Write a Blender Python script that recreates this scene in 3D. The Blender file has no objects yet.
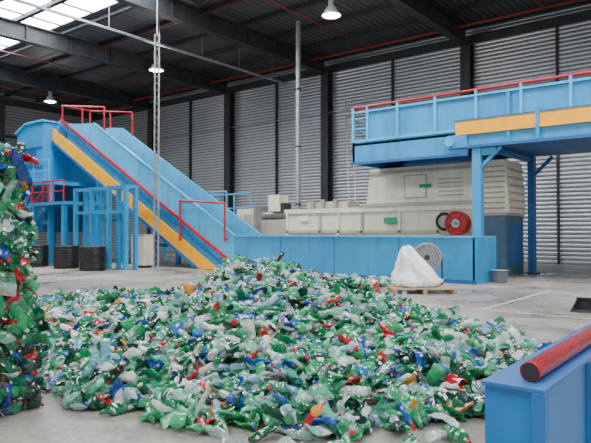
import bpy, bmesh, math, random
import numpy as np
from mathutils import Vector, Matrix, noise
random.seed(7); rng=np.random.default_rng(7)

# ------------------------------------------------------------ materials
def mat(name,col,rough=0.5,metal=0.0,var=0.12,scale=3.0,bump=0.0,spec=0.5,lo_col=None,grime=0.0):
    m=bpy.data.materials.new(name); m.use_nodes=True
    nt=m.node_tree; N=nt.nodes; L=nt.links
    p=N["Principled BSDF"]; p.inputs["Roughness"].default_value=rough
    p.inputs["Metallic"].default_value=metal
    p.inputs["Specular IOR Level"].default_value=spec
    tc=N.new("ShaderNodeTexCoord"); nz=N.new("ShaderNodeTexNoise")
    nz.inputs["Scale"].default_value=scale; nz.inputs["Detail"].default_value=6
    L.new(tc.outputs["Object"],nz.inputs["Vector"])
    r=N.new("ShaderNodeValToRGB")
    r.color_ramp.elements[0].position=0.3; r.color_ramp.elements[1].position=0.7
    lo=[c*(1-var) for c in col]; hi=[min(1,c*(1+var)) for c in col]
    if lo_col: lo=lo_col
    r.color_ramp.elements[0].color=(*lo,1); r.color_ramp.elements[1].color=(*hi,1)
    L.new(nz.outputs["Fac"],r.inputs["Fac"]); out=r.outputs["Color"]
    if grime>0:
        mp=N.new("ShaderNodeMapping");mp.inputs["Scale"].default_value=(2.2,2.2,.35)
        L.new(tc.outputs["Object"],mp.inputs["Vector"])
        n2=N.new("ShaderNodeTexNoise");n2.inputs["Scale"].default_value=1.6;n2.inputs["Detail"].default_value=9;n2.inputs["Roughness"].default_value=.7
        L.new(mp.outputs[0],n2.inputs["Vector"])
        r2=N.new("ShaderNodeValToRGB");r2.color_ramp.elements[0].position=.50;r2.color_ramp.elements[1].position=.72
        r2.color_ramp.elements[0].color=(0,0,0,1);r2.color_ramp.elements[1].color=(grime,grime,grime,1)
        L.new(n2.outputs["Fac"],r2.inputs["Fac"])
        mx=N.new("ShaderNodeMixRGB");L.new(r2.outputs["Color"],mx.inputs[0]);L.new(out,mx.inputs[1]);mx.inputs[2].default_value=(.09,.08,.07,1)
        out=mx.outputs[0]
    L.new(out,p.inputs["Base Color"])
    if bump>0:
        b=N.new("ShaderNodeBump"); b.inputs["Strength"].default_value=bump
        b.inputs["Distance"].default_value=0.02
        L.new(nz.outputs["Fac"],b.inputs["Height"]); L.new(b.outputs["Normal"],p.inputs["Normal"])
    return m
def emis(name,col,s):
    m=bpy.data.materials.new(name); m.use_nodes=True
    p=m.node_tree.nodes["Principled BSDF"]
    p.inputs["Base Color"].default_value=(*col,1)
    p.inputs["Emission Color"].default_value=(*col,1); p.inputs["Emission Strength"].default_value=s
    return m
def corrugated(name,col,axis,period,rough=0.4,metal=0.6,contrast=0.45,dist=0.04):
    m=bpy.data.materials.new(name); m.use_nodes=True
    nt=m.node_tree;N=nt.nodes;L=nt.links;p=N["Principled BSDF"]
    p.inputs["Roughness"].default_value=rough;p.inputs["Metallic"].default_value=metal
    tc=N.new("ShaderNodeTexCoord");w=N.new("ShaderNodeTexWave")
    w.wave_type='BANDS';w.bands_direction=axis;w.inputs["Scale"].default_value=0.314159/period
    L.new(tc.outputs["Object"],w.inputs["Vector"])
    nz=N.new("ShaderNodeTexNoise");nz.inputs["Scale"].default_value=0.35;nz.inputs["Detail"].default_value=5
    L.new(tc.outputs["Object"],nz.inputs["Vector"])
    r=N.new("ShaderNodeValToRGB")
    r.color_ramp.elements[0].position=0.05;r.color_ramp.elements[1].position=0.45
    r.color_ramp.elements[0].color=(*[c*contrast for c in col],1);r.color_ramp.elements[1].color=(*col,1)
    L.new(w.outputs["Fac"],r.inputs["Fac"])
    mx=N.new("ShaderNodeMixRGB");mx.blend_type='MULTIPLY';mx.inputs[0].default_value=0.35
    L.new(r.outputs["Color"],mx.inputs[1]);L.new(nz.outputs["Fac"],mx.inputs[2])
    L.new(mx.outputs[0],p.inputs["Base Color"])
    b=N.new("ShaderNodeBump");b.inputs["Strength"].default_value=0.7;b.inputs["Distance"].default_value=dist
    L.new(w.outputs["Fac"],b.inputs["Height"]);L.new(b.outputs["Normal"],p.inputs["Normal"])
    return m

BLUE=mat("blue_paint",(0.02,0.28,0.58),0.32,var=0.12,scale=0.8,grime=.4)
BLUE_D=mat("blue_paint_dark",(0.015,0.11,0.32),0.45,var=0.15,scale=1.5)
BLUE_H=mat("blue_paint_hopper",(0.008,0.14,0.38),0.4,var=0.15,scale=1.5,grime=.4)
BLUE_L=mat("blue_paint_light",(0.07,0.42,0.74),0.32,var=0.1,scale=0.8,grime=.25)
YEL=mat("yellow_paint",(0.95,0.41,0.0),0.4,var=0.06)
RED=mat("red_paint",(0.46,0.006,0.015),0.3,var=0.1)
REDR=mat("red_rail_paint",(0.26,0.003,0.006),0.22,var=0.15,scale=6)
REDP=mat("red_pipe_paint",(0.18,0.015,0.015),0.5,var=0.1)
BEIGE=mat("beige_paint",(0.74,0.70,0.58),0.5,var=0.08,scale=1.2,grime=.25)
BEIGE_D=mat("beige_paint_dark",(0.42,0.39,0.31),0.5,var=0.12,scale=1.2)  # darker beige tone for ribs, louvres, lids and trim
STEEL=mat("dark_steel",(0.035,0.04,0.045),0.6,0.2,var=0.25)
GALV=mat("galvanised_steel",(0.45,0.46,0.47),0.45,0.6,var=0.15)
BLACK=mat("black_rubber_and_bore",(0.012,0.012,0.013),0.5,var=0.3,scale=8)
WIRE=mat("black_wire",(0.016,0.013,0.013),0.4,0.3,var=0.3,scale=20)
SLATE=mat("slate_blue_panel",(0.05,0.11,0.17),0.4,var=0.2,scale=1.5)
WOOD=mat("pallet_wood",(0.42,0.29,0.17),0.8,var=0.3,scale=9,bump=0.3)
BAG=mat("white_woven_bag",(0.88,0.88,0.89),0.7,var=0.06,scale=6,bump=0.8)
GREY=mat("grey_plastic",(0.25,0.26,0.27),0.5,var=0.15)
PAN=mat("black_plastic",(0.03,0.03,0.032),0.35,var=0.3,scale=5)
GREEN=mat("green_label",(0.02,0.3,0.16),0.5)
WHITE=mat("white_label",(0.8,0.8,0.78),0.5)
WALL=corrugated("corrugated_wall_sheet",(0.63,0.67,0.72),'Z',0.21,0.36,0.5,0.38,0.03)
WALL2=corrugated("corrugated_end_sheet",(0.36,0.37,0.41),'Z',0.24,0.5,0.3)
DECK=corrugated("roof_deck_sheet",(0.14,0.145,0.155),'X',0.35,0.6,0.2)
SKY=emis("skylight_and_fill_glow",(0.96,0.98,1.0),19.0)
LAMP=emis("lamp_glow",(1.0,0.93,0.82),20.0)

# concrete floor
FL=bpy.data.materials.new("worn_concrete");FL.use_nodes=True
nt=FL.node_tree;N=nt.nodes;L=nt.links;p=N["Principled BSDF"]
tc=N.new("ShaderNodeTexCoord")
n1=N.new("ShaderNodeTexNoise");n1.inputs["Scale"].default_value=0.35;n1.inputs["Detail"].default_value=9;n1.inputs["Roughness"].default_value=0.68
n2=N.new("ShaderNodeTexNoise");n2.inputs["Scale"].default_value=11;n2.inputs["Detail"].default_value=9
n3=N.new("ShaderNodeTexNoise");n3.inputs["Scale"].default_value=1.1;n3.inputs["Detail"].default_value=9;n3.inputs["Roughness"].default_value=0.7
for n_ in(n1,n2,n3): L.new(tc.outputs["Object"],n_.inputs["Vector"])
r1=N.new("ShaderNodeValToRGB");r1.color_ramp.elements[0].position=0.40;r1.color_ramp.elements[1].position=0.60
r1.color_ramp.elements[0].color=(0.21,0.186,0.165,1);r1.color_ramp.elements[1].color=(0.40,0.365,0.33,1)
L.new(n1.outputs["Fac"],r1.inputs["Fac"])
r2=N.new("ShaderNodeValToRGB");r2.color_ramp.elements[0].position=0.3;r2.color_ramp.elements[1].position=0.6
r2.color_ramp.elements[0].color=(0.5,0.5,0.5,1);r2.color_ramp.elements[1].color=(1,1,1,1)
L.new(n2.outputs["Fac"],r2.inputs["Fac"])
r4=N.new("ShaderNodeValToRGB");r4.color_ramp.elements[0].position=0.53;r4.color_ramp.elements[1].position=0.68
r4.color_ramp.elements[0].color=(1,1,1,1);r4.color_ramp.elements[1].color=(.45,.43,.41,1)
L.new(n3.outputs["Fac"],r4.inputs["Fac"])
mx=N.new("ShaderNodeMixRGB");mx.blend_type='MULTIPLY';mx.inputs[0].default_value=0.7
L.new(r1.outputs["Color"],mx.inputs[1]);L.new(r2.outputs["Color"],mx.inputs[2])
mx3=N.new("ShaderNodeMixRGB");mx3.blend_type='MULTIPLY';mx3.inputs[0].default_value=1
L.new(mx.outputs[0],mx3.inputs[1]);L.new(r4.outputs["Color"],mx3.inputs[2])
br=N.new("ShaderNodeTexBrick");br.offset=0;br.inputs["Scale"].default_value=1.0
br.inputs["Brick Width"].default_value=6.0;br.inputs["Row Height"].default_value=5.0
br.inputs["Mortar Size"].default_value=0.03;br.inputs["Mortar Smooth"].default_value=0.3
br.inputs["Color1"].default_value=(1,1,1,1);br.inputs["Color2"].default_value=(0.88,0.88,0.88,1);br.inputs["Mortar"].default_value=(0.35,0.35,0.35,1)
L.new(tc.outputs["Object"],br.inputs["Vector"])
mx2=N.new("ShaderNodeMixRGB");mx2.blend_type='MULTIPLY';mx2.inputs[0].default_value=1
L.new(mx3.outputs[0],mx2.inputs[1]);L.new(br.outputs["Color"],mx2.inputs[2]);L.new(mx2.outputs[0],p.inputs["Base Color"])
r3=N.new("ShaderNodeMapRange");r3.inputs["From Min"].default_value=.35;r3.inputs["From Max"].default_value=.65
r3.inputs["To Min"].default_value=0.20;r3.inputs["To Max"].default_value=0.6
L.new(n1.outputs["Fac"],r3.inputs["Value"]);L.new(r3.outputs[0],p.inputs["Roughness"])

# ------------------------------------------------------------ builder
class B:
    def __init__(s): s.bm=bmesh.new(); s.mats=[]
    def mi(s,m):
        if m not in s.mats: s.mats.append(m)
        return s.mats.index(m)
    def faces(s,vs,fs,m,smooth=False):
        bv=[s.bm.verts.new(v) for v in vs]; k=s.mi(m)
        for f in fs:
            try: fc=s.bm.faces.new([bv[i] for i in f]); fc.material_index=k; fc.smooth=smooth
            except ValueError: pass
    def box(s,x0,x1,y0,y1,z0,z1,m):
        vs=[(x,y,z) for x in(x0,x1) for y in(y0,y1) for z in(z0,z1)]
        s.faces(vs,[(0,1,3,2),(4,6,7,5),(0,4,5,1),(2,3,7,6),(0,2,6,4),(1,5,7,3)],m)
    def prism(s,pts,y0,y1,m):
        n=len(pts); vs=[(x,y0,z) for x,z in pts]+[(x,y1,z) for x,z in pts]
        fs=[tuple(range(n)),tuple(range(2*n-1,n-1,-1))]+[(i,i+n,(i+1)%n+n,(i+1)%n) for i in range(n)]
        s.faces(vs,fs,m)
    def cyl(s,p0,p1,r,m,seg=12,r2=None,smooth=True,cap=True):
        p0=Vector(p0);p1=Vector(p1);d=(p1-p0).normalized()
        u=d.orthogonal().normalized();w=d.cross(u);r2=r if r2 is None else r2
        vs=[];
        for p,rr in((p0,r),(p1,r2)):
            for i in range(seg):
                a=2*math.pi*i/seg; vs.append(p+u*math.cos(a)*rr+w*math.sin(a)*rr)
        s.faces(vs,[(i,(i+1)%seg,(i+1)%seg+seg,i+seg) for i in range(seg)],m,smooth)
        if cap:
            s.faces(vs[:seg],[tuple(range(seg))],m); s.faces(vs[seg:],[tuple(range(seg))],m)
    def beam(s,p0,p1,w,h,m):
        p0=Vector(p0);p1=Vector(p1);d=(p1-p0).normalized()
        up=Vector((0,0,1)) if abs(d.z)<0.98 else Vector((0,1,0))
        sd=d.cross(up).normalized();u=sd.cross(d)
        vs=[p+sd*a*w/2+u*b*h/2 for p in(p0,p1) for a in(-1,1) for b in(-1,1)]
        s.faces(vs,[(0,1,3,2),(4,6,7,5),(0,4,5,1),(2,3,7,6),(0,2,6,4),(1,5,7,3)],m)
    def torus(s,c,ax,R,r,m,seg=24,sg=8):
        c=Vector(c);ax=Vector(ax).normalized();u=ax.orthogonal().normalized();w=ax.cross(u)
        vs=[]
        for i in range(seg):
            a=2*math.pi*i/seg;d=u*math.cos(a)+w*math.sin(a)
            for j in range(sg):
                b=2*math.pi*j/sg; vs.append(c+d*(R+r*math.cos(b))+ax*r*math.sin(b))
        s.faces(vs,[(i*sg+j,((i+1)%seg)*sg+j,((i+1)%seg)*sg+(j+1)%sg,i*sg+(j+1)%sg) for i in range(seg) for j in range(sg)],m,True)
    def lathe(s,c,prof,m,seg=24,ax='Z'):
        vs=[]
        for r,z in prof:
            for i in range(seg):
                a=2*math.pi*i/seg
                vs.append((c[0]+r*math.cos(a),c[1]+r*math.sin(a),c[2]+z))
        fs=[(k*seg+i,k*seg+(i+1)%seg,(k+1)*seg+(i+1)%seg,(k+1)*seg+i) for k in range(len(prof)-1) for i in range(seg)]
        s.faces(vs,fs,m,True)
    def done(s,name,origin=None,bevel=0):
        bm=s.bm
        bmesh.ops.recalc_face_normals(bm,faces=bm.faces)
        co=[v.co for v in bm.verts]
        if origin is None:
            o=Vector(((min(c.x for c in co)+max(c.x for c in co))/2,(min(c.y for c in co)+max(c.y for c in co))/2,min(c.z for c in co)))
        else: o=Vector(origin)
        bmesh.ops.translate(bm,verts=bm.verts,vec=-o)
        me=bpy.data.meshes.new(name);bm.to_mesh(me);bm.free()
        for m in s.mats: me.materials.append(m)
        ob=bpy.data.objects.new(name,me);ob.location=o;bpy.context.collection.objects.link(ob)
        if bevel:
            md=ob.modifiers.new("bevel","BEVEL");md.width=bevel;md.segments=2;md.limit_method='ANGLE'
        return ob
O=(0,0,0)
# ------------------------------------------------------------ room shell
XL,XR,YF,YB,ZR=-48.4,14.0,-14.0,31.3,12.9
b=B();b.box(XL-.3,XR,YF,YB+.3,-0.2,0,FL);b.done("floor",O)
b=B();b.box(XL,XR,YB,YB+.3,0,ZR,WALL);b.done("wall_back",O)
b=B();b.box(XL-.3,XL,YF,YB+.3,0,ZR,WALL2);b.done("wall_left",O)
bands=[(-3.0,0.5),(13.6,17.2)]  # first band is an unseen skylight added to brighten the interior
b=B();ys=[YF]+[v for bd in bands for v in bd]+[YB+.3]
for i in range(0,len(ys),2): b.box(XL-.3,XR,ys[i],ys[i+1],ZR,ZR+.2,DECK)
b.box(XL-.3,-39.0,bands[1][0],bands[1][1],ZR,ZR+.2,DECK)
b.box(XL-.3,-39.0,bands[0][0],bands[0][1],ZR,ZR+.2,DECK)
b.done("ceiling",O)
for k,(y0,y1) in enumerate(bands):
    b=B();b.box(-39.0,XR,y0,y1,ZR+.05,ZR+.12,SKY)
    x=-39.0
    while x<XR:
        b.box(x-.04,x+.04,y0,y1,ZR-.04,ZR+.04,STEEL);x+=3.0
    b.done("skylight_and_fill_%d"%(k+1),O)
colx=[-39.8,-30.8,-22.0,-12.6,-3.5,5.6]
for i,x in enumerate(colx):
    b=B()
    for y0,y1 in((YB-.58,YB-.54),(YB-.06,YB-.02)): b.box(x-.28,x+.28,y0,y1,0,11.9,STEEL)
    b.box(x-.03,x+.03,YB-.54,YB-.06,0,11.9,STEEL)
    b.box(x-.4,x+.4,YB-.75,YB-.01,0,.05,STEEL)
    b.done("steel_column")
    b=B()
    b.box(x-.22,x+.22,YF,YB-.6,11.75,11.82,STEEL);b.box(x-.22,x+.22,YF,YB-.6,12.62,12.69,STEEL)
    b.box(x-.04,x+.04,YF,YB-.6,11.82,12.62,STEEL)
    yy=YF+1
    while yy<YB-1: b.box(x-.18,x+.18,yy-.02,yy+.02,11.82,12.62,STEEL);yy+=2.6
    b.done("roof_girder")
b=B();y=YF+.5
while y<YB:
    b.box(XL,XR,y-.06,y+.06,12.69,ZR,STEEL);b.box(XL,XR,y-.12,y+.12,12.66,12.70,STEEL);y+=2.6
b.done("roof_purlins",O)
b=B()
b.box(XL,XR,YB-.30,YB-.02,11.95,12.35,STEEL)
b.box(XL,XR,YB-.16,YB-.02,9.3,9.36,GALV)
for x in(-35.3,-26.4,-17.3,-8.0,1.0): b.box(x-.05,x+.05,YB-.2,YB-.02,0,12,STEEL)
b.done("trim_1",O)
b=B()
for y in(22.5,13,4): b.box(XL+.02,XL+.4,y-.2,y+.2,0,12.6,STEEL)
for z in(4.5,9.3): b.box(XL+.02,XL+.15,YF,YB,z,z+.2,STEEL)
b.box(XL+.02,XL+.3,YF,YB,12.0,12.5,STEEL)
b.done("trim_2",O)
b=B();xl=XL+.5
b.cyl((xl,29.0,12.2),(XR,29.0,12.2),.09,REDP)
b.cyl((xl,20.0,12.45),(XR,20.0,12.45),.04,REDP,8)
for x in(-43,-34.5,-26.3,-17.5,-8,1): b.cyl((x,-8,12.1),(x,29,12.1),.035,REDP,8)
x=XL+2
while x<XR: b.cyl((x,29,12.2),(x,29,12.62),.02,STEEL,6);x+=3
b.done("sprinkler_pipes")
b=B();x=-24.5
b.box(x-.07,x+.07,1,30,11.3,11.34,GALV);b.box(x-.07,x-.055,1,30,11.34,11.4,GALV);b.box(x+.055,x+.07,1,30,11.34,11.4,GALV)
y=1.5
while y<30: b.cyl((x,y,11.34),(x,y,12.62),.012,GALV,6);y+=3
b.done("cable_tray")
for x,y in((-14.3,20.5),(-27.0,21.3),(-39.4,21.8)):
    b=B();z=10.8
    b.lathe((x,y,z),[(.02,.75),(.12,.72),(.13,.42),(.2,.36),(.34,.12),(.42,0),(.40,0),(.33,.10),(.05,.3)],GALV)
    b.lathe((x,y,z),[(.001,-.08),(.15,-.06),(.3,0),(.38,.03),(.001,.06)],LAMP)
    b.cyl((x,y,z+.7),(x,y,12.62),.015,STEEL,6)
    b.done("high_bay_lamp")
    ld=bpy.data.lights.new("high_bay_light","POINT");ld.energy=250;ld.shadow_soft_size=.3;ld.color=(1,.93,.82)
    lo=bpy.data.objects.new("high_bay_light",ld);lo.location=(x,y,z-.4);bpy.context.collection.objects.link(lo)

# ------------------------------------------------------------ inclined conveyor with trough
S=.568
def zr(x): return .35+S*(-17.3-x)
b=B()
Y0,Y1=17.5,19.3
for y0,y1 in((Y0,Y0+.08),(Y1-.08,Y1)):
    b.box(-17.1,-6.9,y0,y1,0,1.45,BLUE)
    b.prism([(-17.1,1.45),(-27.3,7.27),(-29.7,7.5),(-30.3,zr(-30.3)),(-17.1,.24)],y0,y1,BLUE_L)
    b.prism([(-17.1,.2),(-30.6,zr(-30.6)),(-31.2,zr(-30.6)-.75),(-18.0,0),(-17.1,0)],y0+.01,y1-.01,BLUE)
b.prism([(-17.95,0.02),(-31.2,zr(-31.2)-.80),(-31.2,zr(-31.2)-1.5),(-19.05,0.02)],Y0-.10,Y0+.0,YEL)
b.prism([(-19.05,0.02),(-31.2,zr(-31.2)-1.5),(-31.2,zr(-31.2)-1.65),(-19.35,0.02)],Y0-.13,Y1,BLUE_D)
b.beam((-17.25,Y0-.08,.40),(-30.4,Y0-.08,zr(-30.4)+.05),.10,.10,RED)
b.beam((-17.8,Y0-.08,.30),(-31,Y0-.08,zr(-31)-.32),.05,.06,BLUE_D)
b.box(-17.1,-6.9,Y0-.05,Y0+.12,1.42,1.47,BLUE_L);b.box(-17.1,-6.9,Y1-.12,Y1+.05,1.42,1.47,BLUE_L)
b.box(-17.1,-6.85,Y0-.03,Y0,0,.12,BLUE_D)
b.beam((-17.1,Y0+.03,1.46),(-27.3,Y0+.03,7.28),.14,.05,BLUE_L)
b.box(-6.96,-6.88,Y0,Y1,0,1.45,BLUE)
for x in(-9.5,-12.1,-14.6): b.box(x-.012,x+.012,Y0-.012,Y0,.1,1.42,BLUE_D)
for i in range(1,6):
    x=-17.1-i*2.1; b.box(x-.012,x+.012,Y0-.012,Y0,zr(x)+.1,zr(x)+1.2,BLUE)
b.box(-17.1,-6.96,Y0+.08,Y1-.08,.55,.62,BLACK)
b.prism([(-17.1,.62),(-30,7.0),(-30,6.9),(-17.1,.52)],Y0+.08,Y1-.08,BLACK)
b.cyl((-30.3,Y0-.05,7.0),(-30.3,Y1+.05,7.0),.45,BLUE_D,20)
for y in(Y0+.04,Y1-.04):
    b.cyl((-30.4,y,8.6),(-26.4,y,8.0),.05,RED,8)
    for x,z0,z1 in((-30.4,7.2,8.6),(-28.4,7.3,8.3),(-26.4,6.7,8.0)): b.cyl((x,y,z0),(x,y,z1),.05,RED,8)
b.cyl((-30.4,Y0,8.6),(-30.4,Y1,8.6),.05,RED,8)
for x in(-22.5,-27):
    z=zr(x)-1.5
    for y in(Y0+.15,Y1-.15): b.box(x-.1,x+.1,y-.1,y+.1,0,z,BLUE)
    b.box(x-.06,x+.06,Y0+.15,Y1-.15,z*.5,z*.5+.12,BLUE)
b.cyl((-20.3,Y0-.15,1.2),(-20.3,Y0-.15,3.0),.045,RED,8);b.cyl((-17.5,Y0-.15,1.2),(-17.5,Y0-.15,2.8),.045,RED,8)
b.cyl((-20.3,Y0-.15,3.0),(-17.5,Y0-.15,2.8),.045,RED,8)
b.beam((-20.3,Y0-.15,1.3),(-20.3,Y0+.04,1.3),.08,.08,RED);b.beam((-17.5,Y0-.15,1.3),(-17.5,Y0+.04,1.3),.08,.08,RED)
b.done("inclined_conveyor")

# ------------------------------------------------------------ conveyor head tower with stairs
b=B()
b.prism([(-34.2,4.3),(-34.2,7.4),(-33.2,7.75),(-31.3,7.75),(-31.3,4.3)],16.9,20.2,BLUE)
b.prism([(-34.3,7.4),(-33.2,7.85),(-31.2,7.85),(-31.2,7.75),(-33.2,7.75),(-34.3,7.3)],16.8,20.3,BLUE_L)
for z in(5.2,6.3): b.box(-34.22,-31.28,16.86,16.9,z,z+.08,BLUE_D)
b.box(-33.3,-32.0,16.86,16.9,5.35,6.2,BLUE_D)
b.box(-36.5,-28.6,15.8,20.6,4.05,4.25,BLUE)
for x in(-36.3,-33.9,-31.2,-28.8):
    for y in(16.0,20.4): b.box(x-.12,x+.12,y-.12,y+.12,0,4.05,BLUE)
b.box(-36.3,-28.8,16-.06,16.06,2.0,2.2,BLUE)
b.beam((-36.3,16,2.2),(-33.9,16,4.0),.08,.08,BLUE);b.beam((-31.2,16,2.2),(-33.9,16,4.0),.08,.08,BLUE)
def rail(b,p0,p1,n,h,m,r=.035,mid=True):
    p0=Vector(p0);p1=Vector(p1);up=Vector((0,0,h))
    b.cyl(p0+up,p1+up,r,m,8)
    if mid: b.cyl(p0+up*.5,p1+up*.5,r*.8,m,8)
    for i in range(n+1):
        q=p0.lerp(p1,i/n); b.cyl(q,q+up,r,m,8)
rail(b,(-36.5,15.85,4.25),(-28.7,15.85,4.25),5,1.1,BLUE_L)
rail(b,(-36.5,15.85,4.25),(-36.5,20.5,4.25),3,1.1,BLUE_L)
b.prism([(-34,4.1),(-31.5,4.1),(-31.9,1.6),(-33.6,1.6)],17.3,19.8,BLUE_D)
for y in(14.9,15.75): b.beam((-28.6,y,3.0),(-33.2,y,.12),.05,.28,BLUE)
for i in range(14):
    t=(i+.5)/14; x=-28.6-4.6*t;z=3.0-2.88*t; b.box(x-.14,x+.14,14.93,15.72,z-.02,z+.02,GALV)
for y in(14.9,15.75): rail(b,(-28.6,y,3.05),(-33.2,y,.2),4,1.0,RED)
b.box(-28.7,-25.6,14.9,16.8,2.9,3.05,BLUE)
rail(b,(-28.6,14.92,3.05),(-25.7,14.92,3.05),3,1.0,RED)
for x in(-28.5,-25.8):
    for y in(15.0,16.7): b.box(x-.09,x+.09,y-.09,y+.09,0,2.9,BLUE)
b.done("conveyor_head_tower")

b=B()
for x in(-24.8,-23.5,-22.2,-21.0):
    for y in(15.0,15.5): b.box(x-.085,x+.085,y-.085,y+.085,0,3.6,BLUE)
for z in(3.45,2.4):
    b.box(-24.9,-20.9,14.95,15.05,z,z+.14,BLUE);b.box(-24.9,-20.9,15.45,15.55,z,z+.14,BLUE)
for x in(-24.8,-21.0): b.box(x-.06,x+.06,15,15.5,3.45,3.6,BLUE)
for x in(-24.15,-22.85,-21.6): b.cyl((x,15,3.5),(x,15.5,3.5),.05,GALV,8)
b.done("wire_rack")
for cx,cy in((-26.6,14.1),(-24.2,14.2),(-22.0,14.1)):
    b=B()
    for i in range(14): b.torus((cx+random.uniform(-.012,.012),cy+random.uniform(-.012,.012),.045+i*.07),(0,0,1),.49,.045,WIRE,32,8)
    b.lathe((cx,cy,0),[(.47,.02),(.47,.98),(.3,.98),(.3,.02)],BLACK,32)
    b.done("wire_coil_stack")
b=B();b.box(-22.3,-21.45,16.25,16.8,.12,1.45,BEIGE);b.box(-22.25,-21.5,16.3,16.75,0,.12,STEEL)
b.box(-22.33,-21.42,16.22,16.83,1.45,1.5,BEIGE_D)
b.box(-21.88,-21.87,16.24,16.25,.15,1.42,BEIGE_D);b.box(-21.95,-21.92,16.20,16.25,.7,.9,STEEL)
b.box(-22.15,-22.0,16.235,16.25,1.1,1.25,YEL)
b.done("control_cabinet")
b=B();mx0,my0=-20.75,16.4
for dx in(-.14,.14):
    b.box(mx0+dx-.025,mx0+dx+.025,my0-.03,my0+.03,0,10.3,GALV)
z=.3
while z<10.2: b.box(mx0-.14,mx0+.14,my0-.015,my0+.015,z,z+.03,GALV);z+=.3
b.cyl((mx0,my0,10.2),(mx0,my0,12.62),.03,GALV,8);b.box(mx0-.2,mx0+.2,my0-.2,my0+.2,0,.03,GALV)
b.done("cable_mast")
b=B();b.box(-19.0,-18.82,24,24.16,0,12.62,GALV);b.box(-19.15,-18.67,23.85,24.31,0,.04,GALV)
for z in(3,6,9): b.box(-19.03,-18.79,23.97,24.19,z,z+.08,STEEL)
b.done("conduit_post")
b=B()
for dx in(-.22,.22): b.beam((-18.3+dx,28.4,0),(-19.9+dx,30.4,9.8),.06,.1,GALV)
for i in range(30):
    t=(i+.5)/30; b.cyl((-18.3-1.6*t-.22,28.4+2*t,9.8*t),(-18.3-1.6*t+.22,28.4+2*t,9.8*t),.02,GALV,6)
b.done("ladder")
b=B()
b.box(-27.5,-22.3,22.2,24.2,2.0,2.15,BLUE_D)
for x in(-27.4,-24.9,-22.4):
    for y in(22.3,24.1): b.box(x-.07,x+.07,y-.07,y+.07,0,2.0,BLUE)
rail(b,(-27.5,22.25,2.15),(-22.3,22.25,2.15),4,1.6,BLUE_L,.05);rail(b,(-27.5,24.15,2.15),(-22.3,24.15,2.15),4,1.6,BLUE_L,.05)
b.done("access_platform")

# ------------------------------------------------------------ baling press
b=B()
b.box(-17.6,-8.3,21.5,23.6,.25,2.65,BEIGE)
b.box(-17.6,-8.3,21.6,23.5,0,.25,STEEL)
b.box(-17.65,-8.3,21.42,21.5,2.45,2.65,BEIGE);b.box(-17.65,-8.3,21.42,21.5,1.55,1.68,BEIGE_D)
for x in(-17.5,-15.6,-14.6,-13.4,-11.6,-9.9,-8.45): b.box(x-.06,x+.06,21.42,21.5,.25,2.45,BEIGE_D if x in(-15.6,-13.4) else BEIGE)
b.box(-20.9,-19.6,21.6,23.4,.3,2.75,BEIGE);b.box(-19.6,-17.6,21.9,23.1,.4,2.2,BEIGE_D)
b.box(-20.8,-19.7,21.7,23.3,0,.3,STEEL)
b.box(-20.4,-19.9,21.55,21.6,1.4,2.5,BEIGE_D);b.box(-19.7,-19.55,21.5,23.5,.3,2.85,GREY)
b.cyl((-19.6,22.1,2.45),(-17.6,22.1,2.45),.16,GALV,14);b.cyl((-19.6,22.8,2.45),(-17.6,22.8,2.45),.16,GALV,14)
b.box(-18.9,-18.2,21.7,22.4,2.6,3.4,BEIGE);b.box(-18.2,-17.95,21.8,22.3,2.6,3.0,STEEL)
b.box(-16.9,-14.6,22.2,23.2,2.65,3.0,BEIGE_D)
for x in(-16.5,-15.9,-15.2): b.cyl((x,22.1,2.65),(x,22.1,3.1),.1,GREY,10)
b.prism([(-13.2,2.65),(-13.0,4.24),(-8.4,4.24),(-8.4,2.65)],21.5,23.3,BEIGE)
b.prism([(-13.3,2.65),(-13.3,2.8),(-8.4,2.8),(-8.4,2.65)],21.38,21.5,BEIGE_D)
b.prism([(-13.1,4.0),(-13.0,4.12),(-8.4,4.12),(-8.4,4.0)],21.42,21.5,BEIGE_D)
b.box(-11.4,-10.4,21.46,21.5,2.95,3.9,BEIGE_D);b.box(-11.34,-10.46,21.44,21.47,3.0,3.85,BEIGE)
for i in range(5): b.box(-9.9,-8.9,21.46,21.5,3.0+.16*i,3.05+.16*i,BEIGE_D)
b.box(-8.3,-7.25,21.3,23.3,.0,2.2,SLATE)
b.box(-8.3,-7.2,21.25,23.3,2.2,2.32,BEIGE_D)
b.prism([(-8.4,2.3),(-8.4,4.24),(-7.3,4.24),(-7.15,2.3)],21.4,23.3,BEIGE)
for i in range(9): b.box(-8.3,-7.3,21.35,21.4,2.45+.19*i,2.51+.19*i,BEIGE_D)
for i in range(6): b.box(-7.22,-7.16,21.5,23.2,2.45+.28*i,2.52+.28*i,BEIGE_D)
b.box(-7.25,-7.21,21.7,23.1,.4,1.9,BLUE_D)
c=Vector((-9.05,21.15,1.93))
b.cyl(c,c+Vector((0,.35,0)),.45,RED,28);b.torus(c,(0,1,0),.42,.04,RED,28)
b.cyl(c+Vector((0,-.06,0)),c+Vector((0,0,0)),.16,GALV,20);b.cyl(c+Vector((0,-.14,0)),c,.07,GREY,14)
for i in range(6):
    a=i*math.pi/3; d=Vector((math.cos(a),0,math.sin(a))); b.beam(c+d*.16+Vector((0,-.03,0)),c+d*.42+Vector((0,-.03,0)),.03,.05,RED)
b.torus((-9.55,21.2,2.0),(0,1,0),.3,.06,BLACK,24)
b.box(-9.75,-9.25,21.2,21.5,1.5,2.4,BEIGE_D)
b.box(-12.3,-11.7,21.40,21.42,1.95,2.2,GREEN);b.box(-16.7,-16.3,21.40,21.42,2.1,2.3,WHITE);b.box(-10.7,-10.2,21.42,21.44,3.35,3.5,GREEN)
b.done("baling_press")

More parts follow.
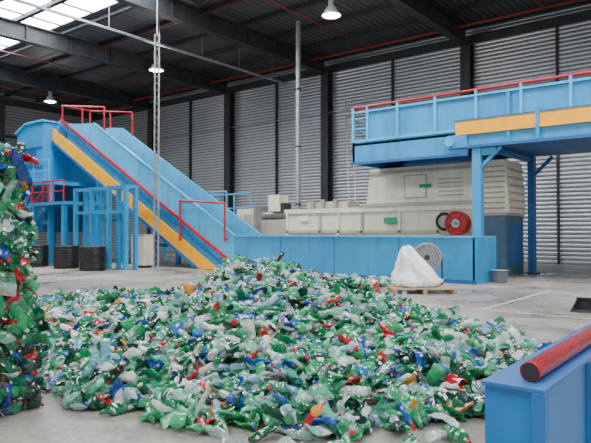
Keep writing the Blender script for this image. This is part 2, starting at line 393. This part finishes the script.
# ------------------------------------------------------------ elevated feed platform / conveyor
b=B();ya,yb=19.5,23.4
for y0,y1 in((ya,ya+.08),(yb-.08,yb)): b.box(-12.6,-7.9,y0,y1,4.25,5.15,BLUE)
b.box(-12.6,-12.5,ya,yb,4.25,5.15,BLUE);b.box(-12.55,-7.9,ya,yb,4.95,5.03,GREY)
b.box(-12.65,-7.9,ya-.05,ya,5.08,5.18,BLUE_L);b.box(-12.65,-7.9,ya-.05,ya,4.22,4.32,BLUE_D)
b.prism([(-11.2,4.25),(-8.2,4.25),(-8.6,4.5),(-10.8,4.5)],21.0,yb,BLUE_D)
b.box(-11.9,XR,ya+.02,ya+.06,5.15,6.25,BLUE)
b.box(-11.9,XR,yb-.06,yb-.02,5.15,6.25,BLUE)
xs=[-12.55,-11.9,-10.6,-9.1,-7.6,-6.1,-4.6,-3.1,-1.6,0,1.6,3.2,4.8,6.4]
for x in xs:
    for y in(ya-.02,yb): b.box(x-.045,x+.045,y-.05,y+.05,5.1,6.42,BLUE_L)
for y in(ya-.02,yb):
    b.box(-12.6,XR,y-.04,y+.04,6.22,6.29,BLUE_L)
    b.cyl((-12.6,y,6.44),(XR,y,6.44),.05,RED,8)
b.cyl((-12.6,ya,6.44),(-12.6,yb,6.44),.05,RED,8)
for z in(5.6,6.0): b.cyl((-12.6,ya,z),(-11.9,ya,z),.03,BLUE_L,8);b.cyl((-12.6,ya,z),(-12.6,yb,z),.03,BLUE_L,8)
for y0,y1 in((ya-.13,ya),(yb,yb+.1)):
    b.box(-8.3,XR,y0,y1,4.93,5.40,YEL)
for y0,y1 in((ya-.04,ya+.1),(yb-.1,yb+.04)): b.box(-7.9,XR,y0,y1,4.5,4.95,BLUE)
b.box(-7.9,XR,ya-.14,ya+.1,4.46,4.56,BLUE_D);b.box(-8.35,XR,ya-.15,ya,5.40,5.45,BLUE_D)
b.box(-5.62,-5.50,ya-.16,ya-.12,4.56,5.6,BLUE)
b.box(-7.9,XR,ya,yb,4.5,4.58,BLUE_D)
b.box(-8.6,-7.9,ya-.12,ya,4.5,4.95,BLUE);b.cyl((-8.5,ya-.2,4.72),(-8.5,ya-.1,4.72),.16,BLUE_L,16)
b.box(-9.1,XR,ya+.3,yb-.3,5.2,5.28,BLACK)
x=-6.5
while x<XR: b.box(x-.05,x+.05,ya-.11,ya-.03,4.5,6.2,BLUE);x+=3.2
b.box(-7.75,-7.45,19.45,19.75,0,4.5,BLUE);b.box(-7.9,-7.3,19.4,19.9,0,.04,STEEL)
b.box(-7.1,-6.85,23.35,23.6,0,4.5,BLUE_D);b.box(-7.2,-6.75,23.32,23.7,0,.04,STEEL)
b.box(-7.1,-6.95,19.6,23.3,4.28,4.45,BLUE_D);b.box(-7.75,-6.95,19.5,19.7,4.2,4.45,BLUE)
b.beam((-7.6,19.6,3.7),(-6.8,19.6,4.45),.1,.12,BLUE);b.beam((-6.97,23.45,3.7),(-6.2,23.45,4.45),.1,.12,BLUE_D)
b.box(5.0,5.3,19.5,19.8,0,4.5,BLUE);b.box(5.0,5.3,23,23.3,0,4.5,BLUE)
b.done("elevated_feed_conveyor")

# ------------------------------------------------------------ pallet, bag, fan, bucket, dustpan
b=B();cx,cy,L_,W_=-7.15,14.4,.82,.55
def pbx(x0,x1,y0,y1,z0,z1,m): b.box(x0,x1,y0,y1,z0,z1,m)
for i in range(7):
    y=-W_+i*(2*W_-.1)/6; pbx(-L_,L_,y,y+.1,.12,.145,WOOD)
for x in(-L_,-.05,L_-.1):
    pbx(x,x+.1,-W_,W_,.095,.12,WOOD)
    for y in(-W_,-.06,W_-.12): pbx(x,x+.1,y,y+.12,.022,.095,WOOD)
    pbx(x,x+.1,-W_,W_,0,.022,WOOD)
ob=b.done("wooden_pallet",O);ob.location=(cx,cy,0);ob.rotation_euler=(0,0,math.radians(38))
bm=bmesh.new()
prof=[(.02,0,0),(.50,0,0),(.62,.06,0),(.66,.18,.02),(.62,.32,.0),(.53,.46,-.05),(.45,.60,-.10),(.36,.72,-.15),(.28,.84,-.20),(.20,.93,-.23),(.15,1.0,-.25),(.07,1.04,-.27)]
seg=56;rows=[]
for k,(r,z,lean) in enumerate(prof):
    row=[]
    for i in range(seg):
        a=2*math.pi*i/seg; q=Vector((math.cos(a)*1.6,math.sin(a)*1.6,z*2.5))
        crease=abs(math.sin(a*3.5+z*4+noise.noise(q)*2))
        f=1+.26*noise.noise(q*1.2)-.28*crease*min(1,z*3)
        rr=r*f
        zz=z*(1+.16*noise.noise(q*.8+Vector((5,0,0))))
        row.append(bm.verts.new((rr*math.cos(a)+lean,rr*math.sin(a)*.72,zz+(.07*noise.noise(q*2.5) if z>.05 else 0))))
    rows.append(row)
for k in range(len(rows)-1):
    for i in range(seg): bm.faces.new((rows[k][i],rows[k][(i+1)%seg],rows[k+1][(i+1)%seg],rows[k+1][i])).smooth=True
bm.faces.new(rows[-1]);bm.faces.new(rows[0][::-1])
me=bpy.data.meshes.new("bulk_bag");bm.to_mesh(me);bm.free();me.materials.append(BAG)
ob=bpy.data.objects.new("bulk_bag",me);ob.location=(cx-.10,cy-.05,.146);ob.rotation_euler=(0,0,math.radians(38));bpy.context.collection.objects.link(ob)
b=B();c=Vector((-7.75,16.0,.85))
ax=Vector((-.5,.86,0)).normalized()
b.torus(c,ax,.40,.035,GREY,32);b.cyl(c+ax*.05,c+ax*.4,.39,GREY,32)
for r in(.12,.2,.28,.35): b.torus(c-ax*.03,ax,r,.007,GALV,28,6)
b.cyl(c-ax*.05,c,.08,STEEL,16)
sd=ax.cross(Vector((0,0,1)))
for i in range(12):
    a=i*math.pi/6;d=sd*math.cos(a)+Vector((0,0,1))*math.sin(a); b.cyl(c-ax*.03,c-ax*.03+d*.39,.006,GALV,5)
for s_ in(-1,1):
    f=Vector((c.x,c.y,.03))+sd*s_*.44+ax*.1
    b.cyl(c+sd*s_*.44+ax*.1,f,.025,STEEL,8); b.cyl(f-ax*.25,f+ax*.25,.03,STEEL,8)
b.done("drum_fan")
b=B();b.lathe((-6.55,18.7,0),[(.001,.0),(.2,0),(.26,.36),(.28,.37),(.28,.40),(.24,.39),(.18,.03),(.001,.03)],GREY)
b.torus((-6.55,18.7,.37),(0,0,1),.27,.015,STEEL);b.done("bucket")
b=B();X0,X1,yA,yB=-3.05,-2.4,12.7,13.3
b.box(X0,X1,yA,yB,0,.015,PAN);b.box(X0,X1,yB-.02,yB,.015,.24,PAN)
for x in(X0,X1-.02):
    b.faces([(x,yA,.015),(x,yB,.015),(x,yB,.24),(x+.02,yA,.015),(x+.02,yB,.015),(x+.02,yB,.24)],[(0,1,2),(3,5,4),(0,2,5,3),(1,4,5,2),(0,3,4,1)],PAN)
b.box(X0,X1,yB-.12,yB,.235,.25,PAN)
b.cyl((-2.7,yB-.02,.22),(-2.1,yB+.5,.95),.016,PAN,8);b.cyl((-2.15,yB+.45,.88),(-2.05,yB+.54,1.0),.024,PAN,8)
b.done("dustpan")
b=B();LINE=mat("floor_line_paint",(.55,.53,.45),.6,var=.35,scale=4)
b.box(-6.5,XR,11.9,11.96,0.001,.004,LINE);b.box(-4.6,-4.54,12.0,17,0.001,.004,LINE)
b.done("floor_marking",O)

# ------------------------------------------------------------ hopper edge in the foreground
b=B()
x0,x1,ya=-1.04,-.78,2.75
b.box(x0,x1,ya,6.0,0,.88,BLUE_H)
b.box(x0-.01,x1+.015,ya-.015,6.0,.88,.90,BLUE_D)
b.box(x1-.04,x1+.02,ya-.02,ya+.04,0,.88,BLUE_D)
b.cyl((-.86,2.85,.948),(-.86,6.0,.948),.048,REDR,28)
b.torus((-.86,2.85,.948),(0,1,0),.042,.007,REDR,24)
b.cyl((-.86,2.84,.948),(-.86,2.855,.948),.038,BLACK,20)  # black disc painted in for the dark inside of the open tube
for y in(3.6,4.5,5.4): b.box(x1,x1+.03,y-.03,y+.03,0,.88,BLUE_H)
b.done("loading_hopper",bevel=.004)

# ------------------------------------------------------------ plastic bottles
BOT=bpy.data.materials.new("crushed_pet_plastic");BOT.use_nodes=True
nt=BOT.node_tree;N=nt.nodes;L=nt.links;p=N["Principled BSDF"]
at=N.new("ShaderNodeAttribute");at.attribute_name="tint"
L.new(at.outputs["Color"],p.inputs["Base Color"])
p.inputs["Roughness"].default_value=.14;p.inputs["Specular IOR Level"].default_value=.7
tl=N.new("ShaderNodeBsdfTranslucent");L.new(at.outputs["Color"],tl.inputs["Color"])
m0=N.new("ShaderNodeMixShader");m0.inputs[0].default_value=.35
L.new(p.outputs[0],m0.inputs[1]);L.new(tl.outputs[0],m0.inputs[2])
tr=N.new("ShaderNodeBsdfTransparent");mc=N.new("ShaderNodeMixRGB");mc.inputs[0].default_value=.35;mc.inputs[2].default_value=(1,1,1,1)
L.new(at.outputs["Color"],mc.inputs[1]);L.new(mc.outputs[0],tr.inputs["Color"])
ms=N.new("ShaderNodeMixShader");L.new(at.outputs["Alpha"],ms.inputs[0])
L.new(tr.outputs[0],ms.inputs[1]);L.new(m0.outputs[0],ms.inputs[2])
gl=N.new("ShaderNodeBsdfGlossy");gl.inputs["Roughness"].default_value=.17;gl.inputs["Color"].default_value=(1,1,1,1)
fr=N.new("ShaderNodeLayerWeight");fr.inputs["Blend"].default_value=.2
mt=N.new("ShaderNodeMath");mt.operation='MULTIPLY_ADD';mt.inputs[1].default_value=.28;mt.inputs[2].default_value=.02
L.new(fr.outputs["Facing"],mt.inputs[0])
mf=N.new("ShaderNodeMixShader");L.new(mt.outputs[0],mf.inputs[0]);L.new(ms.outputs[0],mf.inputs[1]);L.new(gl.outputs[0],mf.inputs[2])
L.new(mf.outputs[0],N["Material Output"].inputs["Surface"])
BASE=mat("packed_bottle_core",(0.03,0.17,0.11),.5,var=.5,scale=7,bump=.5,lo_col=(0.005,0.03,0.03))  # filler under the bottles, green mottled with a near-black green

SEG=9
T=[0,.0,.04,.12,.2,.28,.36,.44,.52,.6,.68,.77,.85,.90,.905,.925,.93,1.0,1.0]
Rr=[.05,.8,1,1,.93,1,.93,1,.9,1,1,.85,.55,.32,.4,.4,.34,.34,.05]
CAP0=14
def template(whole):
    L0=.32*random.uniform(.8,1.12);R0=.042*random.uniform(.85,1.15)
    fl=random.uniform(.6,1.0) if whole else random.uniform(.15,.5)
    ph=random.uniform(0,6);q_=.35 if whole else 1
    bend=random.uniform(-.05,.05)*q_;bz=random.uniform(-.05,.05)*q_
    tw=random.uniform(-1.2,1.2)*q_;sh=1 if whole else random.choice([1,1,.7])
    dent=random.uniform(.2,.8);dd=random.uniform(.1,.8)*(.6 if whole else 1)
    V=[]
    for k,(t,r) in enumerate(zip(T,Rr)):
        f=fl*(1+.3*q_*math.sin(ph+t*9))*(1-dd*math.exp(-((t-dent)/.09)**2)); f=max(.1,min(1,f)) if t<.82 else max(f,.9)
        w=1+(1-f)*.45
        a0=tw*t
        for i in range(SEG):
            a=2*math.pi*i/SEG
            y=r*R0*math.cos(a)*w;z=r*R0*math.sin(a)*f
            j=(.003 if whole else .006) if .03<t<.85 else .0005
            y+=random.uniform(-j,j);z+=random.uniform(-j,j)
            y,z=y*math.cos(a0)-z*math.sin(a0),y*math.sin(a0)+z*math.cos(a0)
            V.append(((t-.5)*L0*sh+random.uniform(-j,j)*.8,y+bend*math.sin(math.pi*t),z+bz*math.sin(2*math.pi*t)))
    return np.array(V)
TPL=[template(i%5<2) for i in range(40)]
nv=SEG*len(T)
Q=np.array([(k*SEG+i,k*SEG+(i+1)%SEG,(k+1)*SEG+(i+1)%SEG,(k+1)*SEG+i) for k in range(len(T)-1) for i in range(SEG)])
PAL=[((.006,.18,.07),.75,12),((.02,.38,.15),.62,15),((.09,.55,.27),.48,14),((.004,.06,.04),.85,7),((.28,.74,.52),.38,12),
     ((.66,.84,.80),.32,15),((.94,.97,.96),.48,11),((.012,.09,.45),.75,4.5),((.04,.28,.62),.55,3),((.38,.66,.80),.42,5.5),
     ((.50,.01,.02),.9,2.4),((.7,.28,.02),.9,.6),((.05,.03,.015),.85,1)]
W=np.array([q[2] for q in PAL]);W=W/W.sum()
def rotm(n,tilt):
    yaw=rng.uniform(0,2*np.pi,n);pi=rng.normal(0,tilt,n);ro=rng.normal(0,.6,n)+rng.choice([0,np.pi],n)
    cy,sy,cp,sp,cr,sr=np.cos(yaw),np.sin(yaw),np.cos(pi),np.sin(pi),np.cos(ro),np.sin(ro)
    Z=np.zeros(n);I=np.ones(n)
    Rz=np.array([[cy,-sy,Z],[sy,cy,Z],[Z,Z,I]]).transpose(2,0,1)
    Ry=np.array([[cp,Z,sp],[Z,I,Z],[-sp,Z,cp]]).transpose(2,0,1)
    Rx=np.array([[I,Z,Z],[Z,cr,-sr],[Z,sr,cr]]).transpose(2,0,1)
    return Rz@Ry@Rx
def bottles(pos,tilt,basis=None,scale=(.75,1.25),floor=True,pal=None):
    n=len(pos);R_=rotm(n,tilt)
    if basis is not None: R_=basis@R_
    sc=rng.uniform(*scale,n);ti=rng.integers(0,len(TPL),n)
    tp=np.stack(TPL)[ti]
    V=np.einsum('nij,nkj->nki',R_,tp)*sc[:,None,None]
    if floor:
        mn=V[:,:,2].min(axis=1);lift=np.maximum(0,.004-(pos[:,2]+mn));pos=pos.copy();pos[:,2]+=lift
    V+=pos[:,None,:]
    ci=rng.choice(len(PAL),n,p=W if pal is None else pal)
    C=np.array([(*q[0],q[1]) for q in PAL])[ci]
    C[:,:3]*=rng.uniform(.7,1.35,n)[:,None];C[:,:3]=np.clip(C[:,:3],0,.95)
    Cv=np.repeat(C[:,None,:],nv,axis=1)
    cap=rng.random(n)<.4
    cc=np.array([(.75,.75,.75,1),(.55,.02,.03,1),(.03,.15,.55,1),(.55,.02,.03,1),(.75,.75,.75,1)])[rng.integers(0,5,n)]
    Cv[cap,CAP0*SEG:,:]=cc[cap][:,None,:]
    lab=rng.random(n)<.06
    Cv[lab,5*SEG:9*SEG,:]=cc[lab][:,None,:]
    F=Q[None]+ (np.arange(n)*nv)[:,None,None]
    return V.reshape(-1,3),F.reshape(-1,4),Cv.reshape(-1,4)
def make(name,parts):
    vs=[];fs=[];cs=[];ms_=[];off=0
    for V,F,C,m in parts:
        vs.append(V);fs.append(F+off);cs.append(C);ms_.append(np.full(len(F),m));off+=len(V)
    V=np.concatenate(vs);F=np.concatenate(fs);C=np.concatenate(cs);M=np.concatenate(ms_)
    o=np.array([(V[:,0].min()+V[:,0].max())/2,(V[:,1].min()+V[:,1].max())/2,0]);V=V-o
    me=bpy.data.meshes.new(name)
    me.vertices.add(len(V));me.vertices.foreach_set("co",V.astype(np.float32).ravel())
    me.loops.add(len(F)*4);me.loops.foreach_set("vertex_index",F.astype(np.int32).ravel())
    me.polygons.add(len(F));me.polygons.foreach_set("loop_start",(np.arange(len(F))*4).astype(np.int32))
    me.polygons.foreach_set("material_index",M.astype(np.int32))
    me.update(calc_edges=True)
    a=me.attributes.new("tint",'FLOAT_COLOR','POINT');a.data.foreach_set("color",C.astype(np.float32).ravel())
    me.materials.append(BOT);me.materials.append(BASE)
    me.shade_flat()
    ob=bpy.data.objects.new(name,me);ob.location=o;bpy.context.collection.objects.link(ob);return ob
FP=np.array([(-3.0,3.6),(-2.3,4.2),(-1.9,5.0),(-2.1,6.8),(-2.7,8.4),(-5.6,10.7),(-8.6,11.4),(-10,9.6),(-11.8,7.0),(-12.2,5.2),(-9.7,3.6),(-7.2,3.5),(-5.3,3.2),(-4.3,3.15),(-3.5,3.25)])
def sdist(P):
    n=len(FP);D=np.full(len(P),1e9);ins=np.zeros(len(P),bool)
    for i in range(n):
        a=FP[i];c=FP[(i+1)%n];e=c-a;w=P-a
        t=np.clip((w@e)/(e@e),0,1);D=np.minimum(D,np.linalg.norm(w-t[:,None]*e,axis=1))
        cond=((a[1]>P[:,1])!=(c[1]>P[:,1]))&(P[:,0]<(c[0]-a[0])*(P[:,1]-a[1])/(c[1]-a[1]+1e-12)+a[0])
        ins^=cond
    return np.where(ins,D,-D)
def heap(P):
    d=sdist(P)
    nz=np.array([noise.noise(Vector((x*.9,y*.9,3.1)))*.22+noise.noise(Vector((x*2.6,y*2.6,7.7)))*.14 for x,y in P])
    wob=np.array([noise.noise(Vector((x*1.3,y*1.3,1.1)))*.45 for x,y in P])
    e=np.clip((d+wob)/.9,0,1);e=e**.75
    u=P[:,0]*.784+P[:,1]*.621;v=-P[:,0]*.621+P[:,1]*.784
    g=.66*np.exp(-.5*((u+.85)/.75)**2-.5*((v-9.5)/1.5)**2)+.42*np.exp(-.5*((u-.3)/.85)**2-.5*((v-9.0)/1.5)**2)
    g+=.16*np.exp(-.5*((u-.1)/1.3)**2-.5*((v-6.7)/1.0)**2)
    return e*(.24+nz+g),e
gx=np.linspace(-12.6,-1.4,150);gy=np.linspace(2.6,12,126)
GX,GY=np.meshgrid(gx,gy,indexing='ij');P=np.stack([GX.ravel(),GY.ravel()],1)
H,E=heap(P)
CV=np.concatenate([P,np.where(E>0,H-.10,-.05)[:,None]],1)
idx=np.arange(len(P)).reshape(150,126)
CF=np.stack([idx[:-1,:-1],idx[1:,:-1],idx[1:,1:],idx[:-1,1:]],-1).reshape(-1,4)
keep=(CV[CF][:,:,2].min(axis=1)>0.0);CF=CF[keep]
used=np.unique(CF);rm=np.full(len(CV),-1);rm[used]=np.arange(len(used));CV=CV[used];CF=rm[CF]
CC=np.tile(np.array([.02,.1,.07,1.]),(len(CV),1))
P=rng.uniform((-12.6,2.95),(-1.4,12),(19500,2));H,E=heap(P);k=E>.03;P=P[k];H=H[k];E=E[k]
pos=np.concatenate([P,(H+rng.uniform(-.10,.06,len(P)))[:,None]],1);pos[:,2]=np.maximum(pos[:,2],.02)
V,F,C=bottles(pos,.42)
P=rng.uniform((-14,3.0),(-1.5,13),(2600,2));d=sdist(P);k=(d<.2)&(rng.random(len(P))<np.exp(np.minimum(d,0)/.28)*.8)
pos2=np.concatenate([P[k],np.full((k.sum(),1),.03)],1)
P=np.stack([rng.normal(-11.0,1.8,900),rng.normal(15.3,1.0,900)],1);P=P[(P[:,1]<17.2)&(P[:,0]>-15.5)&(P[:,0]<-8.6)]
pos3=np.concatenate([P,rng.uniform(.03,.16,len(P))[:,None]],1)
P=np.stack([rng.uniform(-11,-8.6,400),rng.uniform(11,15,400)],1);pos4=np.concatenate([P,np.full((400,1),.04)],1)
V2,F2,C2=bottles(np.concatenate([pos2,pos3,pos4]),.2)
make("plastic_bottle_pile",[(V,F,C,0),(V2,F2,C2,0),(CV,CF,CC,1)])

WB=np.array([26,22,9,14,5,4,3,5,2,2,5,1,2.]);WB=WB/WB.sum()
def bale(x0,x1,y0,y1,z0,z1,n,name):
    parts=[]
    c=np.array([(x,y,z) for x in(x0+.06,x1-.06) for y in(y0+.06,y1-.06) for z in(z0+.02,z1-.04)])
    f=np.array([(0,1,3,2),(4,6,7,5),(0,4,5,1),(2,3,7,6),(0,2,6,4),(1,5,7,3)])
    parts.append((c,f,np.tile(np.array([.02,.1,.07,1.]),(8,1)),1))
    m=n//3
    def bas(X,Y,Z): return np.array([X,Y,Z]).T[None]
    p=np.stack([x1+rng.normal(0,.045,m),rng.uniform(y0,y1,m),rng.uniform(z0,z1,m)],1)
    v=bottles(p,.3,bas((0,1,0),(0,0,1),(1,0,0)),floor=z0<.1,pal=WB);parts.append((*v,0))
    p=np.stack([rng.uniform(x0,x1,m),y1+rng.normal(0,.045,m),rng.uniform(z0,z1,m)],1)
    v=bottles(p,.3,bas((1,0,0),(0,0,1),(0,1,0)),floor=z0<.1,pal=WB);parts.append((*v,0))
    p=np.stack([rng.uniform(x0,x1,m//2),y0+rng.normal(0,.045,m//2),rng.uniform(z0,z1,m//2)],1)
    v=bottles(p,.3,bas((1,0,0),(0,0,1),(0,1,0)),floor=z0<.1,pal=WB);parts.append((*v,0))
    p=np.stack([rng.uniform(x0,x1,m),rng.uniform(y0,y1,m),z1+rng.normal(0,.03,m)],1)
    v=bottles(p,.3,floor=False,pal=WB);parts.append((*v,0))
    make(name,parts)
bale(-6.5,-5.25,1.3,2.74,0,.85,1500,"bottle_bale")
bale(-6.5,-5.27,1.3,2.66,.85,1.65,1400,"bottle_bale")
bale(-6.5,-5.25,1.3,2.58,1.65,2.28,1300,"bottle_bale")

w=bpy.data.worlds.new("daylight");bpy.context.scene.world=w;w.use_nodes=True
bg=w.node_tree.nodes["Background"];bg.inputs[0].default_value=(.97,.98,1,1);bg.inputs[1].default_value=1.2

cam=bpy.data.cameras.new("camera");cam.lens=35.94;cam.sensor_width=36;cam.clip_end=200
co=bpy.data.objects.new("camera",cam);co.location=(0,0,1.6);co.rotation_euler=(math.radians(91.02),0,math.radians(38.4))
bpy.context.collection.objects.link(co);bpy.context.scene.camera=co
